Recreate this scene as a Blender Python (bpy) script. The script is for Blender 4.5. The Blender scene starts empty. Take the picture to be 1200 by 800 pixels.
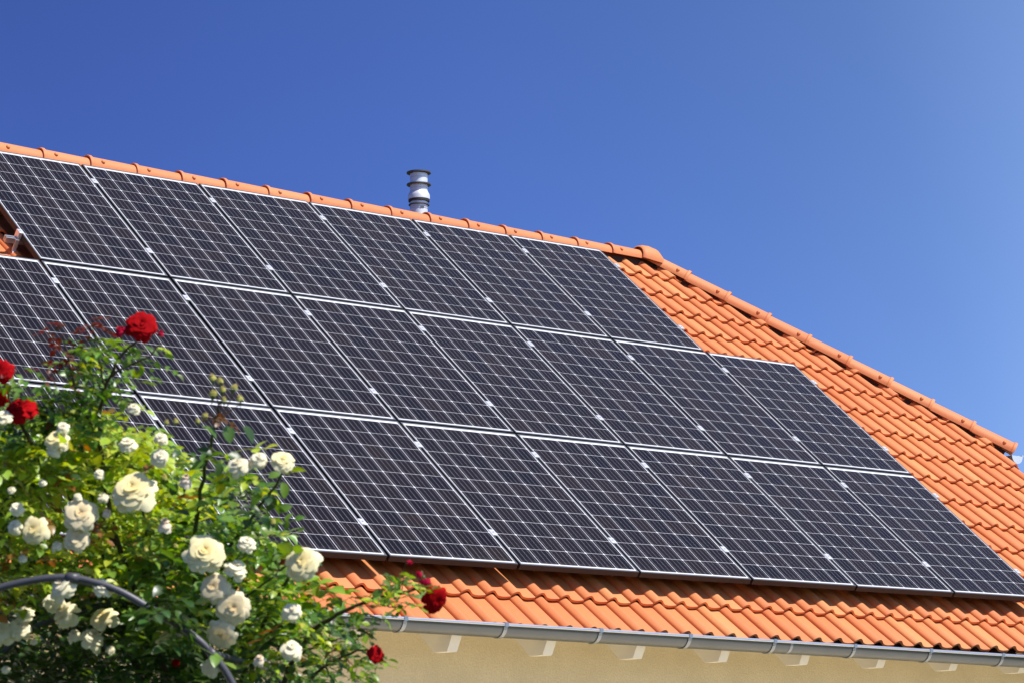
import bpy, bmesh, math, random
from mathutils import Vector, Matrix, noise
PI = math.pi
R_ = math.radians
scene = bpy.context.scene
COL = scene.collection
rnd = random.Random(7)

# ---------------------------------------------------------------- frames
A = R_(40)                       # pitch of the roof
CA, SA = math.cos(A), math.sin(A)
Z0 = 3.15                        # height of the lower edge of the solar array
def PW(u, v, h=0.0):             # roof coordinates (along eave, up slope, off the slope) -> world
    return Vector((u, v*CA - h*SA, Z0 + v*SA + h*CA))
ROOF = Matrix(((1, 0, 0, 0), (0, CA, -SA, 0), (0, SA, CA, Z0), (0, 0, 0, 1)))
CAM = Vector((-9.19592, -12.58386, 1.60535))
RIGHT = Vector((0.77914886, -0.62672131, -0.01214294))
DOWN = Vector((0.10330517, 0.1474891, -0.98365391))
FWD = Vector((0.61826781, 0.76515839, 0.17965952))
F = 3039.3
def at(x, y, d):                 # a point of the garden, d metres in front of the viewpoint
    return CAM + (RIGHT*((x-600)/F) + DOWN*((y-400)/F) + FWD)*d

# ---------------------------------------------------------------- tagging
def tag(o, label=None, cat=None, group=None, kind=None):
    if label: o['label'] = label
    if cat: o['category'] = cat
    if group: o['group'] = group
    if kind: o['kind'] = kind
    return o
def empty(name, loc=(0, 0, 0)):
    o = bpy.data.objects.new(name, None); COL.objects.link(o); o.location = loc
    o.empty_display_size = .1
    return o
def mesh(name, verts, faces, mat, parent=None, smooth=False, uvs=None, cols=None, colname='tint', local=False, matrix=None):
    me = bpy.data.meshes.new(name)
    me.from_pydata([tuple(v) for v in verts], [], faces)
    for m in (mat if isinstance(mat, (list, tuple)) else [mat]): me.materials.append(m)
    if smooth: me.polygons.foreach_set('use_smooth', [True]*len(me.polygons))
    if uvs is not None:
        uv = me.uv_layers.new(name='UVMap')
        for p in me.polygons:
            for li in p.loop_indices: uv.data[li].uv = uvs[me.loops[li].vertex_index]
    if cols is not None:
        ca = me.color_attributes.new(colname, 'FLOAT_COLOR', 'POINT')
        for i, c in enumerate(cols): ca.data[i].color = (c[0], c[1], c[2], 1)
    me.update()
    o = bpy.data.objects.new(name, me); COL.objects.link(o)
    if parent is not None:
        o.parent = parent
        if not local: o.matrix_parent_inverse = Matrix.Translation(-parent_world(parent))
    if matrix is not None: o.matrix_basis = matrix
    return o
def parent_world(p):
    t = Vector(p.location)
    while p.parent is not None:
        return Vector((0, 0, 0)) if False else _pw(p)
    return t
def _pw(p):                      # every parent here is unrotated; sum of offsets
    if p.parent is None: return Vector(p.location)
    return _pw(p.parent) + p.matrix_parent_inverse.translation + Vector(p.location)

class MB:                        # collects shapes for one mesh
    def __init__(s): s.v, s.f, s.c, s.m = [], [], [], []
    def add(s, vs, fs, col=(0, 0, 0), M=None):
        o = len(s.v)
        s.v += [(M @ Vector(v)) if M is not None else Vector(v) for v in vs]
        s.f += [tuple(i+o for i in f) for f in fs]
        s.c += [col]*len(vs)
    def box(s, a, b, M=None, bev=0.0):
        x0, y0, z0 = a; x1, y1, z1 = b
        if bev > 0:
            bm = bmesh.new(); bmesh.ops.create_cube(bm, size=1)
            for v in bm.verts:
                v.co = Vector(((x0+x1)/2+v.co.x*(x1-x0), (y0+y1)/2+v.co.y*(y1-y0), (z0+z1)/2+v.co.z*(z1-z0)))
            bmesh.ops.bevel(bm, geom=bm.edges[:], offset=bev, segments=2, affect='EDGES', profile=.5)
            bm.verts.index_update()
            s.add([v.co.copy() for v in bm.verts], [[v.index for v in f.verts] for f in bm.faces], M=M); bm.free()
            return
        vs = [(x, y, z) for x in (x0, x1) for y in (y0, y1) for z in (z0, z1)]
        s.add(vs, [(0, 1, 3, 2), (4, 6, 7, 5), (0, 4, 5, 1), (2, 3, 7, 6), (0, 2, 6, 4), (1, 5, 7, 3)], M=M)
    def tube(s, pts, r, n=8, col=(0, 0, 0), cap=True):
        pts = [Vector(p) for p in pts]; m = len(pts)
        rs = r if isinstance(r, (list, tuple)) else [r]*m
        up = Vector((0, 0, 1)); vs, fs = [], []
        t0 = (pts[1]-pts[0]).normalized()
        if abs(t0.z) > .9: up = Vector((1, 0, 0))
        nx = t0.cross(up).normalized()
        for i, p in enumerate(pts):
            t = (pts[min(i+1, m-1)]-pts[max(i-1, 0)]).normalized()
            nx = (nx - t*nx.dot(t)).normalized(); ny = t.cross(nx)
            for k in range(n):
                a = 2*PI*k/n
                vs.append(p + (nx*math.cos(a)+ny*math.sin(a))*rs[i])
        for i in range(m-1):
            for k in range(n):
                a = i*n+k; b = i*n+(k+1) % n
                fs.append((a, b, b+n, a+n))
        if cap: fs.append(tuple(range(n))[::-1]); fs.append(tuple((m-1)*n+k for k in range(n)))
        s.add(vs, fs, col)
    def lathe(s, prof, n=32, M=None):     # prof = [(r, z)]
        vs, fs = [], []
        for r, z in prof:
            for k in range(n):
                a = 2*PI*k/n; vs.append((r*math.cos(a), r*math.sin(a), z))
        for i in range(len(prof)-1):
            for k in range(n):
                a = i*n+k; b = i*n+(k+1) % n
                fs.append((a, b, b+n, a+n))
        s.add(vs, fs, M=M)
    def build(s, name, mat, parent=None, smooth=False, cols=False, **k):
        return mesh(name, s.v, s.f, mat, parent, smooth, cols=s.c if cols else None, **k)

# ---------------------------------------------------------------- node helpers
class N:
    def __init__(s, name, rough=.5, metal=0.0, base=(.5, .5, .5), spec=.5):
        s.mat = bpy.data.materials.new(name); s.mat.use_nodes = True
        s.t = s.mat.node_tree; s.b = s.t.nodes['Principled BSDF']
        s.b.inputs['Base Color'].default_value = (*base, 1)
        s.b.inputs['Roughness'].default_value = rough
        s.b.inputs['Metallic'].default_value = metal
        s.b.inputs['Specular IOR Level'].default_value = spec
    def n(s, typ, **k):
        nd = s.t.nodes.new(typ)
        for a, b in k.items(): setattr(nd, a, b)
        return nd
    def lk(s, a, b): s.t.links.new(a, b)
    def put(s, v, sock):
        if hasattr(v, 'links') or hasattr(v, 'is_linked'): s.lk(v, sock)
        else: sock.default_value = v
    def m(s, op, a, b=0.0, c=None):
        nd = s.n('ShaderNodeMath', operation=op)
        s.put(a, nd.inputs[0]); s.put(b, nd.inputs[1])
        if c is not None: s.put(c, nd.inputs[2])
        return nd.outputs[0]
    def ss(s, a, lo, hi):
        nd = s.n('ShaderNodeMapRange', interpolation_type='SMOOTHSTEP')
        s.put(a, nd.inputs['Value']); nd.inputs['From Min'].default_value = lo; nd.inputs['From Max'].default_value = hi
        return nd.outputs['Result']
    def mix(s, f, a, b, mode='MIX'):
        nd = s.n('ShaderNodeMix', data_type='RGBA', blend_type=mode)
        s.put(f, nd.inputs[0])
        s.put(a if not isinstance(a, tuple) else (*a, 1), nd.inputs[6]); s.put(b if not isinstance(b, tuple) else (*b, 1), nd.inputs[7])
        return nd.outputs[2]
    def noise(s, scale, detail=3, rough=.5, coord='Object', vec=None):
        if vec is None:
            tc = s.n('ShaderNodeTexCoord'); vec = tc.outputs[coord]
        nd = s.n('ShaderNodeTexNoise'); nd.inputs['Scale'].default_value = scale
        nd.inputs['Detail'].default_value = detail; nd.inputs['Roughness'].default_value = rough
        s.lk(vec, nd.inputs['Vector']); return nd.outputs['Fac']
    def col(s, c): s.put(c, s.b.inputs['Base Color'])
    def bump(s, h, strength=.3, dist=.01):
        nd = s.n('ShaderNodeBump'); nd.inputs['Strength'].default_value = strength; nd.inputs['Distance'].default_value = dist
        s.put(h, nd.inputs['Height']); s.lk(nd.outputs[0], s.b.inputs['Normal'])

# ---------------------------------------------------------------- materials
def clay(name, base, dark):
    m = N(name, rough=.62, spec=.35)
    at_ = m.n('ShaderNodeAttribute', attribute_name='tint').outputs['Fac']
    n1 = m.noise(9, 4, .6); n2 = m.noise(120, 3, .6); n3 = m.noise(1.1, 3)
    c = m.mix(m.m('MULTIPLY', n1, .55), base, dark)
    dk_ = m.m('MAXIMUM', m.m('MULTIPLY', at_, -1.0), 0.0)
    c = m.mix(m.m('MULTIPLY', m.m('MAXIMUM', at_, 0.0), .75), c, (base[0]*1.04, base[1]*1.28, base[2]*1.35))
    c = m.mix(dk_, c, (base[0]*.72, base[1]*.58, base[2]*.55))
    sp = m.ss(n2, .60, .74)
    c = m.mix(m.m('MULTIPLY', m.ss(m.noise(34, 5, .7), .50, .72), .22), c, (base[0]*.70, base[1]*.60, base[2]*.55))
    c = m.mix(m.m('MULTIPLY', sp, .42), c, (base[0]*.62, base[1]*.5, base[2]*.45))
    lich = m.ss(m.m('ADD', m.noise(28, 5, .7), m.m('MULTIPLY', n3, .25)), .80, .88)
    c = m.mix(m.m('MULTIPLY', lich, .45), c, (.42, .34, .22))
    m.col(c); m.bump(m.m('ADD', m.m('MULTIPLY', n2, .5), n1), .25, .004)
    return m.mat
M_TILE = clay('clay_roof_tile', (.66, .205, .066), (.55, .135, .040))
M_CAP = clay('clay_ridge_tile', (.68, .225, .085), (.60, .175, .06))

def solar():
    m = N('solar_cells_under_glass', rough=.14, spec=.26); m.b.inputs['IOR'].default_value = 1.27
    uv = m.n('ShaderNodeUVMap', uv_map='UVMap'); sp = m.n('ShaderNodeSeparateXYZ'); m.lk(uv.outputs[0], sp.inputs[0])
    P = .159
    cx = m.m('DIVIDE', m.m('SUBTRACT', sp.outputs[0], .018), P); cy = m.m('DIVIDE', m.m('SUBTRACT', sp.outputs[1], .026), P)
    ix, iy = m.m('FLOOR', cx), m.m('FLOOR', cy)
    fx = m.m('MULTIPLY', m.m('SUBTRACT', m.m('SUBTRACT', cx, ix), .5), P)     # metres from the cell's centre
    fy = m.m('MULTIPLY', m.m('SUBTRACT', m.m('SUBTRACT', cy, iy), .5), P)
    ax, ay = m.m('ABSOLUTE', fx), m.m('ABSOLUTE', fy)
    hx, hy = P/2-.0019, P/2-.0012
    inx = m.m('LESS_THAN', ax, hx); iny = m.m('LESS_THAN', ay, hy)
    ch = m.m('LESS_THAN', m.m('ADD', ax, ay), hx+hy-.0075)
    inside = m.m('MULTIPLY', m.m('MULTIPLY', inx, iny), ch)
    for s_, lim in ((cx, 6.0), (cy, 10.0)):
        inside = m.m('MULTIPLY', inside, m.m('GREATER_THAN', s_, 0.0)); inside = m.m('MULTIPLY', inside, m.m('LESS_THAN', s_, lim))
    # four busbars
    q = m.m('MULTIPLY', m.m('ADD', m.m('DIVIDE', fx, P), .5), 4.0)
    bb = m.m('LESS_THAN', m.m('ABSOLUTE', m.m('SUBTRACT', m.m('FRACT', q), .5)), .00095/(P/4))
    # a slightly different hue for every cell
    cv = m.n('ShaderNodeCombineXYZ'); m.lk(ix, cv.inputs[0]); m.lk(iy, cv.inputs[1])
    oi = m.n('ShaderNodeObjectInfo'); m.lk(m.m('MULTIPLY', oi.outputs['Random'], 91.7), cv.inputs[2])
    wn = m.n('ShaderNodeTexWhiteNoise', noise_dimensions='3D'); m.lk(cv.outputs[0], wn.inputs['Vector'])
    r1 = wn.outputs['Value']
    c = m.mix(r1, (.0125, .0095, .0090), (.0215, .0140, .0110))
    s2 = m.n('ShaderNodeSeparateColor'); m.lk(wn.outputs['Color'], s2.inputs[0])
    c = m.mix(m.m('MULTIPLY', s2.outputs[1], .55), c, (.0055, .0050, .0100))
    c = m.mix(m.m('MULTIPLY', oi.outputs['Random'], .25), c, (.014, .011, .011))
    nz = m.noise(60, 3, .6)
    c = m.mix(m.m('MULTIPLY', nz, .2), c, (.014, .012, .015))
    c = m.mix(m.m('MULTIPLY', bb, .48), c, (.46, .44, .47))
    c = m.mix(inside, (.64, .64, .66), c)
    # dust washed down and left along the lower edge, faint drip marks above it
    edge = m.m('MULTIPLY', m.m('SUBTRACT', 1.0, m.ss(sp.outputs[1], .012, .075)), m.ss(m.noise(23, 4, .6), .35, .75))
    mpn = m.n('ShaderNodeMapping'); m.lk(uv.outputs[0], mpn.inputs[0]); mpn.inputs['Scale'].default_value = (26, 1.6, 1)
    drip = m.m('MULTIPLY', m.ss(m.noise(1.0, 3, .6, vec=mpn.outputs[0]), .55, .8), .035)
    c = m.mix(m.m('ADD', m.m('MULTIPLY', edge, .12), drip), c, (.42, .38, .33))
    m.col(c)
    dust = m.noise(6, 4, .6)
    m.lk(m.m('ADD', .10, m.m('MULTIPLY', dust, .12)), m.b.inputs['Roughness'])
    return m.mat
M_SOLAR = solar()
def metal(name, base, rough, metallic=1.0, var=.25, sc=14):
    m = N(name, rough=rough, metal=metallic, base=base)
    n1 = m.noise(sc, 4, .6)
    m.col(m.mix(m.m('MULTIPLY', n1, var*2), base, tuple(b*.62 for b in base)))
    m.lk(m.m('ADD', rough-.06, m.m('MULTIPLY', n1, .16)), m.b.inputs['Roughness'])
    return m.mat
M_ALU = metal('anodised_aluminium', (.50, .50, .51), .38, .75, .08, 30)
M_FRSIDE = metal('dark_frame_side', (.012, .010, .010), .6, .0, .1, 30)  # near-black on frame sides and flange, unlike the greyer frame tops
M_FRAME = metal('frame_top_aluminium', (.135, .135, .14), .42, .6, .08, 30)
M_CLAMP = metal('aluminium_clamp', (.86, .86, .88), .35, .6, .05, 40)
M_STEEL = metal('stainless_strap', (.80, .80, .78), .40, .6, .08)
M_ZINC = metal('weathered_zinc', (.165, .175, .18), .30, .90, .24, 4)
M_BRACKET = metal('galvanised_bracket', (.36, .38, .40), .36, .85, .12)
M_FLUE = metal('flue_metal', (.84, .85, .88), .44, .35, .22, 14)
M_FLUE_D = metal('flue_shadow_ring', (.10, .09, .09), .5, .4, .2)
M_SEAL = N('flue_rubber_seal', rough=.6, base=(.02, .02, .025)).mat
M_LABELP = N('flue_rating_plate', rough=.5, base=(.07, .07, .08)).mat
def plaster():
    m = N('lime_render', rough=.9, spec=.2)
    n1 = m.ss(m.noise(3.5, 6, .7), .3, .7); n2 = m.ss(m.noise(75, 4, .7), .3, .7)
    c = m.mix(n1, (.86, .715, .445), (.77, .635, .385)); m.col(m.mix(m.m('MULTIPLY', n2, .35), c, (.54, .43, .25)))
    m.bump(n2, .5, .004); return m.mat
M_WALL = plaster()
def wood(name, a, b):
    m = N(name, rough=.7, spec=.3)
    tc = m.n('ShaderNodeTexCoord'); mp = m.n('ShaderNodeMapping'); m.lk(tc.outputs['Object'], mp.inputs[0]); mp.inputs['Scale'].default_value = (14, 1.5, 14)
    n1 = m.noise(3, 4, .6, vec=mp.outputs[0]); m.col(m.mix(n1, a, b)); m.bump(n1, .2, .003); return m.mat
M_RAFTER = wood('painted_rafter', (.84, .77, .62), (.76, .69, .54))
M_SOFFIT = wood('painted_soffit_boards', (.78, .72, .60), (.68, .62, .5))
M_DECK = N('roof_underlay', rough=.9, base=(.030, .018, .015)).mat
M_VERGE = wood('brown_bargeboard', (.055, .022, .014), (.035, .014, .010))
def leafm(name):
    m = N(name, rough=.36, spec=.7)
    at_ = m.n('ShaderNodeAttribute', attribute_name='tint').outputs['Color']
    n1 = m.noise(55, 2, .5)
    c = m.mix(m.m('MULTIPLY', n1, .35), at_, (.030, .055, .012)); m.col(c)
    m.lk(m.m('ADD', .26, m.m('MULTIPLY', n1, .22)), m.b.inputs['Roughness'])
    tr = m.n('ShaderNodeBsdfTranslucent'); hs = m.n('ShaderNodeHueSaturation'); hs.inputs['Value'].default_value = 1.7; hs.inputs['Saturation'].default_value = 1.15
    hs.inputs['Hue'].default_value = .485
    m.lk(c, hs.inputs['Color']); m.lk(hs.outputs[0], tr.inputs[0])
    mx = m.n('ShaderNodeMixShader'); mx.inputs[0].default_value = .34
    m.lk(m.b.outputs[0], mx.inputs[1]); m.lk(tr.outputs[0], mx.inputs[2])
    m.lk(mx.outputs[0], m.t.nodes['Material Output'].inputs[0]); return m.mat
M_LEAF = leafm('rose_leaf')
def petalm(name, rough, trans):
    m = N(name, rough=rough, spec=.25)
    at_ = m.n('ShaderNodeAttribute', attribute_name='tint').outputs['Color']
    n1 = m.noise(90, 2, .5); c = m.mix(m.m('MULTIPLY', n1, .12), at_, (.8, .65, .4) if name[0] == 'c' else (.10, .0, .004)); m.col(c)
    tr = m.n('ShaderNodeBsdfTranslucent'); m.lk(c, tr.inputs[0])
    mx = m.n('ShaderNodeMixShader'); mx.inputs[0].default_value = trans
    m.lk(m.b.outputs[0], mx.inputs[1]); m.lk(tr.outputs[0], mx.inputs[2])
    m.lk(mx.outputs[0], m.t.nodes['Material Output'].inputs[0]); return m.mat
M_PETAL = petalm('cream_petal', .7, .16)
M_RED = petalm('red_petal', .8, .12); M_RED.node_tree.nodes['Principled BSDF'].inputs['Specular IOR Level'].default_value = .08
def cane():
    m = N('rose_cane', rough=.6, spec=.3)
    at_ = m.n('ShaderNodeAttribute', attribute_name='tint').outputs['Color']; m.col(m.mix(m.m('MULTIPLY', m.noise(40), .5), at_, (.05, .035, .02))); return m.mat
M_CANE = cane()
def arch_m():
    m = N('arch_powder_coat', rough=.42, spec=.5)
    n1 = m.noise(26, 4, .6); m.col(m.mix(n1, (.10, .098, .118), (.05, .048, .058))); m.bump(m.noise(180), .15, .002); return m.mat
M_ARCH = arch_m()
def grass_m():
    m = N('lawn_soil', rough=.95, spec=.1)
    n1 = m.noise(.6, 4); n2 = m.noise(40, 4, .7)
    c = m.mix(n1, (.055, .085, .022), (.085, .10, .035)); m.col(m.mix(m.m('MULTIPLY', n2, .5), c, (.03, .05, .015))); m.bump(n2, .6, .02); return m.mat
M_GRASS = grass_m()
def pave_m():
    m = N('bounce_slabs', rough=.85, spec=.2)
    tc = m.n('ShaderNodeTexCoord'); br = m.n('ShaderNodeTexBrick'); m.lk(tc.outputs['Object'], br.inputs[0])
    br.offset = 0; br.inputs['Scale'].default_value = 1; br.inputs['Brick Width'].default_value = .5; br.inputs['Row Height'].default_value = .5; br.inputs['Mortar Size'].default_value = .006
    br.inputs['Color1'].default_value = (.78, .72, .60, 1); br.inputs['Color2'].default_value = (.74, .67, .55, 1); br.inputs['Mortar'].default_value = (.2, .17, .13, 1)
    m.col(m.mix(m.m('MULTIPLY', m.noise(30, 4, .7), .4), br.outputs[0], (.60, .54, .44))); return m.mat
M_PAVE = pave_m()

# ---------------------------------------------------------------- ground
def sheet(name, x0, y0, x1, y1, z, mat):
    o = mesh(name, [(x0, y0, z), (x1, y0, z), (x1, y1, z), (x0, y1, z)], [(0, 1, 2, 3)], mat)
    return tag(o, kind='structure')
sheet('ground', -900, -900, 900, 900, 0, M_GRASS)
sheet('bounce_terrace', -9.5, -5.6, 10, .34, .006, M_PAVE)  # unseen pale paving, added to bounce warm light onto the wall

# ---------------------------------------------------------------- the house
house = empty('house', (0, 0, 0))
tag(house, 'rendered beige house with orange clay tile half-hipped roof under the solar array', 'house')
HC = -.15                        # crest plane of the tiles, below the top of the panels
TW, TG = .1985, .339             # cover width and gauge of a tile
U_CREST, V_EAVE = 1.576, -.468
U_L = -6.2; V_R = 5.25; U0 = 5.90; U_V = 8.0; U_H = 8.12; K = .8225
# profile of one tile across u: (t, z) with the roll first
PROF = [(0, -.006), (.002, .0175), (.035, .027), (.09, .034), (.15, .0415), (.21, .044), (.27, .0415), (.33, .034), (.39, .022), (.45, .0125),
        (.52, .0065), (.62, .0030), (.72, .0022), (.82, .0035), (.92, .0060), (1.0, .0085)]
PROF_C = [(0, -.004), (.03, .015), (.12, .04), (.21, .044), (.30, .04), (.42, .018), (.6, .004), (.8, .003), (1.0, .012)]
def tile_field(name, u0, u1, v0, v1, prof, seed, parent, M, clips, phase=0.0, zbase=HC-.044):
    r = random.Random(seed); vs, fs, cs = [], [], []
    nu0 = math.floor((u0-phase)/TW); nu1 = math.ceil((u1-phase)/TW); nv = math.ceil((v1-v0)/TG)
    n = len(prof); LIFT = .034; TH = .018
    for j in range(nv):
        for i in range(nu0, nu1):
            ub = phase + i*TW - .21*TW + r.uniform(-.0012, .0012); vb = v0 + j*TG + r.uniform(-.0022, .0022); dz = r.uniform(-.0012, .0012); tw = r.uniform(-.0018, .0018)
            tint = r.random()**1.5*.8 if r.random() < .80 else (r.uniform(.7, 1.3) if r.random() < .55 else r.uniform(-.55, -.2))
            o = len(vs)
            # rows: underside return, bottom edge, rounded top edge, upper end
            rows = [(.045, LIFT-TH+.002), (0.0, LIFT-TH), (0.0, LIFT-.002), (.004, LIFT), (TG+.045, -.0015)]
            for (dv, lz) in rows:
                for (t, z) in prof:
                    vs.append((ub + t*TW*1.008, vb + dv, zbase + z + lz + dz + tw*(t-.5)))
                    cs.append((tint, tint, tint))
            for a in range(len(rows)-1):
                for k in range(n-1):
                    p = o + a*n + k
                    fs.append((p, p+1, p+1+n, p+n))
    bm = bmesh.new(); me = bpy.data.meshes.new(name)
    me.from_pydata(vs, [], fs)
    ca = me.color_attributes.new('tint', 'FLOAT_COLOR', 'POINT')
    for i, c in enumerate(cs): ca.data[i].color = (*c, 1)
    bm.from_mesh(me)
    for co, no in clips:
        bmesh.ops.bisect_plane(bm, geom=bm.verts[:]+bm.edges[:]+bm.faces[:], plane_co=co, plane_no=no, clear_outer=True)
    for f in bm.faces: f.smooth = True
    bm.to_mesh(me); bm.free()
    me.materials.append(M_TILE)
    me.transform(M)
    # keep the lips crisp
    try:
        me.set_sharp_from_angle(angle=R_(38))
    except Exception: pass
    o = bpy.data.objects.new(name, me); COL.objects.link(o); o.parent = parent
    return o
hipn = Vector((1, K, 0)).normalized()
front = tile_field('roof', U_L, U_V+.1, V_EAVE, V_R-.02, PROF, 3, house, ROOF,
                   [((U0, V_R, 0), tuple(hipn)), ((U_V, 0, 0), (1, 0, 0)), ((0, V_R-.03, 0), (0, 1, 0)), ((U_L, 0, 0), (-1, 0, 0))], phase=U_CREST)
tag(front, 'orange clay roof slope facing the garden')
YR = PW(0, V_R, HC).y; ZR = PW(0, V_R, HC).z
# slope behind the ridge
Mb = Matrix(((-1, 0, 0, 0), (0, -CA, SA, 2*YR), (0, SA, CA, Z0), (0, 0, 0, 1)))
tile_field('roof', -U_V-.1, -U_L, V_EAVE, V_R-.02, PROF_C, 4, house, Mb,
           [((-U0, V_R, 0), tuple(Vector((-1, K, 0)).normalized())), ((-U_V, 0, 0), (-1, 0, 0)), ((0, V_R-.03, 0), (0, 1, 0)), ((-U_L, 0, 0), (1, 0, 0))])
# small hip slope over the gable
hp = math.atan2(SA, K); LH = math.hypot(K, SA)             # its pitch and length per unit v
def_h = 2.72                                               # rises 2.72 units of v
Mh = Matrix(((0, -math.cos(hp), math.sin(hp), U0 + def_h*K), (1, 0, 0, 0), (0, math.sin(hp), math.cos(hp), 0), (0, 0, 0, 1)))
Lh = def_h*LH
zc = ZR - def_h*SA
Mh = Matrix.Translation((0, YR, zc + .15*math.cos(hp))) @ Mh
Mh = Matrix.Translation((-.15*math.sin(hp)*-1*0, 0, 0)) @ Mh
kk = def_h*CA/Lh
tile_field('roof', -2.4, 2.4, -.02, Lh, PROF_C, 5, house, Mh,
           [((0, Lh-.03, 0), tuple(Vector((1, kk, 0)).normalized())), ((0, Lh-.03, 0), tuple(Vector((-1, kk, 0)).normalized()))])

# underlay and solid body below the tiles
dk = MB()
def pd(u, v, h=HC-.075): return PW(u, v, h)
VH = V_R - (U_H-U0)/K
def mirror(p): return Vector((p.x, 2*YR-p.y, p.z))
pts = [pd(U_L, V_EAVE+.06), pd(U_V-.02, V_EAVE+.06), pd(U_V-.02, VH), pd(U0-.03, V_R-.05), pd(U_L, V_R-.05)]
low = [p + Vector((0, 0, -.03)) for p in pts]
dk.add(pts+low, [(0, 1, 2, 3, 4), (9, 8, 7, 6, 5), (0, 5, 6, 1), (1, 6, 7, 2), (2, 7, 8, 3), (3, 8, 9, 4), (4, 9, 5, 0)])
mp_ = [mirror(p) for p in pts]; ml = [mirror(p) for p in low]
dk.add(mp_+ml, [(4, 3, 2, 1, 0), (5, 6, 7, 8, 9), (0, 1, 6, 5), (1, 2, 7, 6), (2, 3, 8, 7), (3, 4, 9, 8), (4, 0, 5, 9)])
a, b, c = pts[2], pts[3], mp_[2]; c2 = mp_[3]
dk.add([a, b, c2, c, a+Vector((0, 0, -.03)), b+Vector((0, 0, -.03)), c2+Vector((0, 0, -.03)), c+Vector((0, 0, -.03))],
       [(0, 3, 2, 1), (4, 5, 6, 7), (0, 4, 7, 3)])
dk.build('roof_underlay', M_DECK, house)
# walls: long box with gables, hollow eaves
YW = .36
def wall():
    m = MB(); x0, x1 = U_L+.35, U_V-.30; y0, y1 = YW, 2*YR-YW
    zt = lambda y: min(ZR-.33, ZR-.33 - abs(y-YR)*math.tan(A)) 
    ze = zt(y0); zk = ZR-.2-def_h*SA
    yk = YR-(ZR-.33-zk)/math.tan(A)
    L = [(x0, y0, 0), (x0, y0, ze), (x0, YR, ZR-.33), (x0, y1, ze), (x0, y1, 0)]
    Rr = [(x1, y0, 0), (x1, y0, ze), (x1, yk, zk), (x1, 2*YR-yk, zk), (x1, y1, ze), (x1, y1, 0)]
    m.add(L, [(4, 3, 2, 1, 0)]); m.add(Rr, [(0, 1, 2, 3, 4, 5)])
    m.add([L[0], Rr[0], Rr[1], L[1]], [(0, 1, 2, 3)]); m.add([L[4], Rr[5], Rr[4], L[3]], [(3, 2, 1, 0)])
    return m.build('wall', M_WALL, house)
wall()
# rafters with cut tails
GX0 = 1.08
for k in range(-9, 10):
    x = GX0 + .742*k
    if not (U_L+.1 < x < U_V-.2): continue
    yb = lambda z: z
    # outline in (y, z): horizontal foot cut, plumb to the slope in front
    top = HC-.11
    T0 = PW(0, V_EAVE+.10, top); T1 = PW(0, 1.3, top); B1 = PW(0, 1.3, top-.16)
    foot_z = 2.578; fy0, fy1 = -.175, -.045
    # front cut perpendicular to the slope from (fy0, foot_z)
    d = (T0.z-foot_z); F0 = Vector((0, fy0 - d*math.tan(A)*.62, T0.z-.004))
    b1z = foot_z + (B1.y-fy1)*math.tan(A)
    prof = [(F0.y, F0.z), (fy0, foot_z), (fy1, foot_z), (B1.y, b1z), (T1.y, T1.z), (T0.y+.02, T0.z+.02)]
    n = len(prof); w = .038
    m = MB(); m.add([(x-w, y, z) for y, z in prof]+[(x+w, y, z) for y, z in prof],
                    [tuple(range(n)), tuple(range(2*n-1, n-1, -1))]+[(i, i+n, (i+1) % n+n, (i+1) % n) for i in range(n)])
    m.build('rafter', M_RAFTER, house)
sf = MB()
s0, s1 = PW(0, V_EAVE+.09, HC-.106), PW(0, .9, HC-.106)
sf.add([(U_L+.05, s0.y, s0.z), (U_V-.06, s0.y, s0.z), (U_V-.06, s1.y, s1.z), (U_L+.05, s1.y, s1.z),
        (U_L+.05, s0.y, s0.z+.018), (U_V-.06, s0.y, s0.z+.018), (U_V-.06, s1.y, s1.z+.018), (U_L+.05, s1.y, s1.z+.018)],
       [(0, 3, 2, 1), (4, 5, 6, 7), (0, 1, 5, 4), (1, 2, 6, 5), (2, 3, 7, 6), (3, 0, 4, 7)])
sf.build('soffit', M_SOFFIT, house)
vb = MB()
for sgn in (0, 1):
    q = [PW(U_V-.03, V_EAVE+.05, HC-.07), PW(U_V-.03, VH+.02, HC-.07), PW(U_V-.03, VH+.02, HC-.27), PW(U_V-.03, V_EAVE+.05, HC-.27)]
    q += [p+Vector((.03, 0, 0)) for p in q]
    if sgn: q = [mirror(p) for p in q]
    vb = MB(); vb.add(q, [(0, 1, 2, 3), (7, 6, 5, 4), (0, 4, 5, 1), (1, 5, 6, 2), (2, 6, 7, 3), (3, 7, 4, 0)])
    vb.build('bargeboard', M_VERGE, house)


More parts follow.
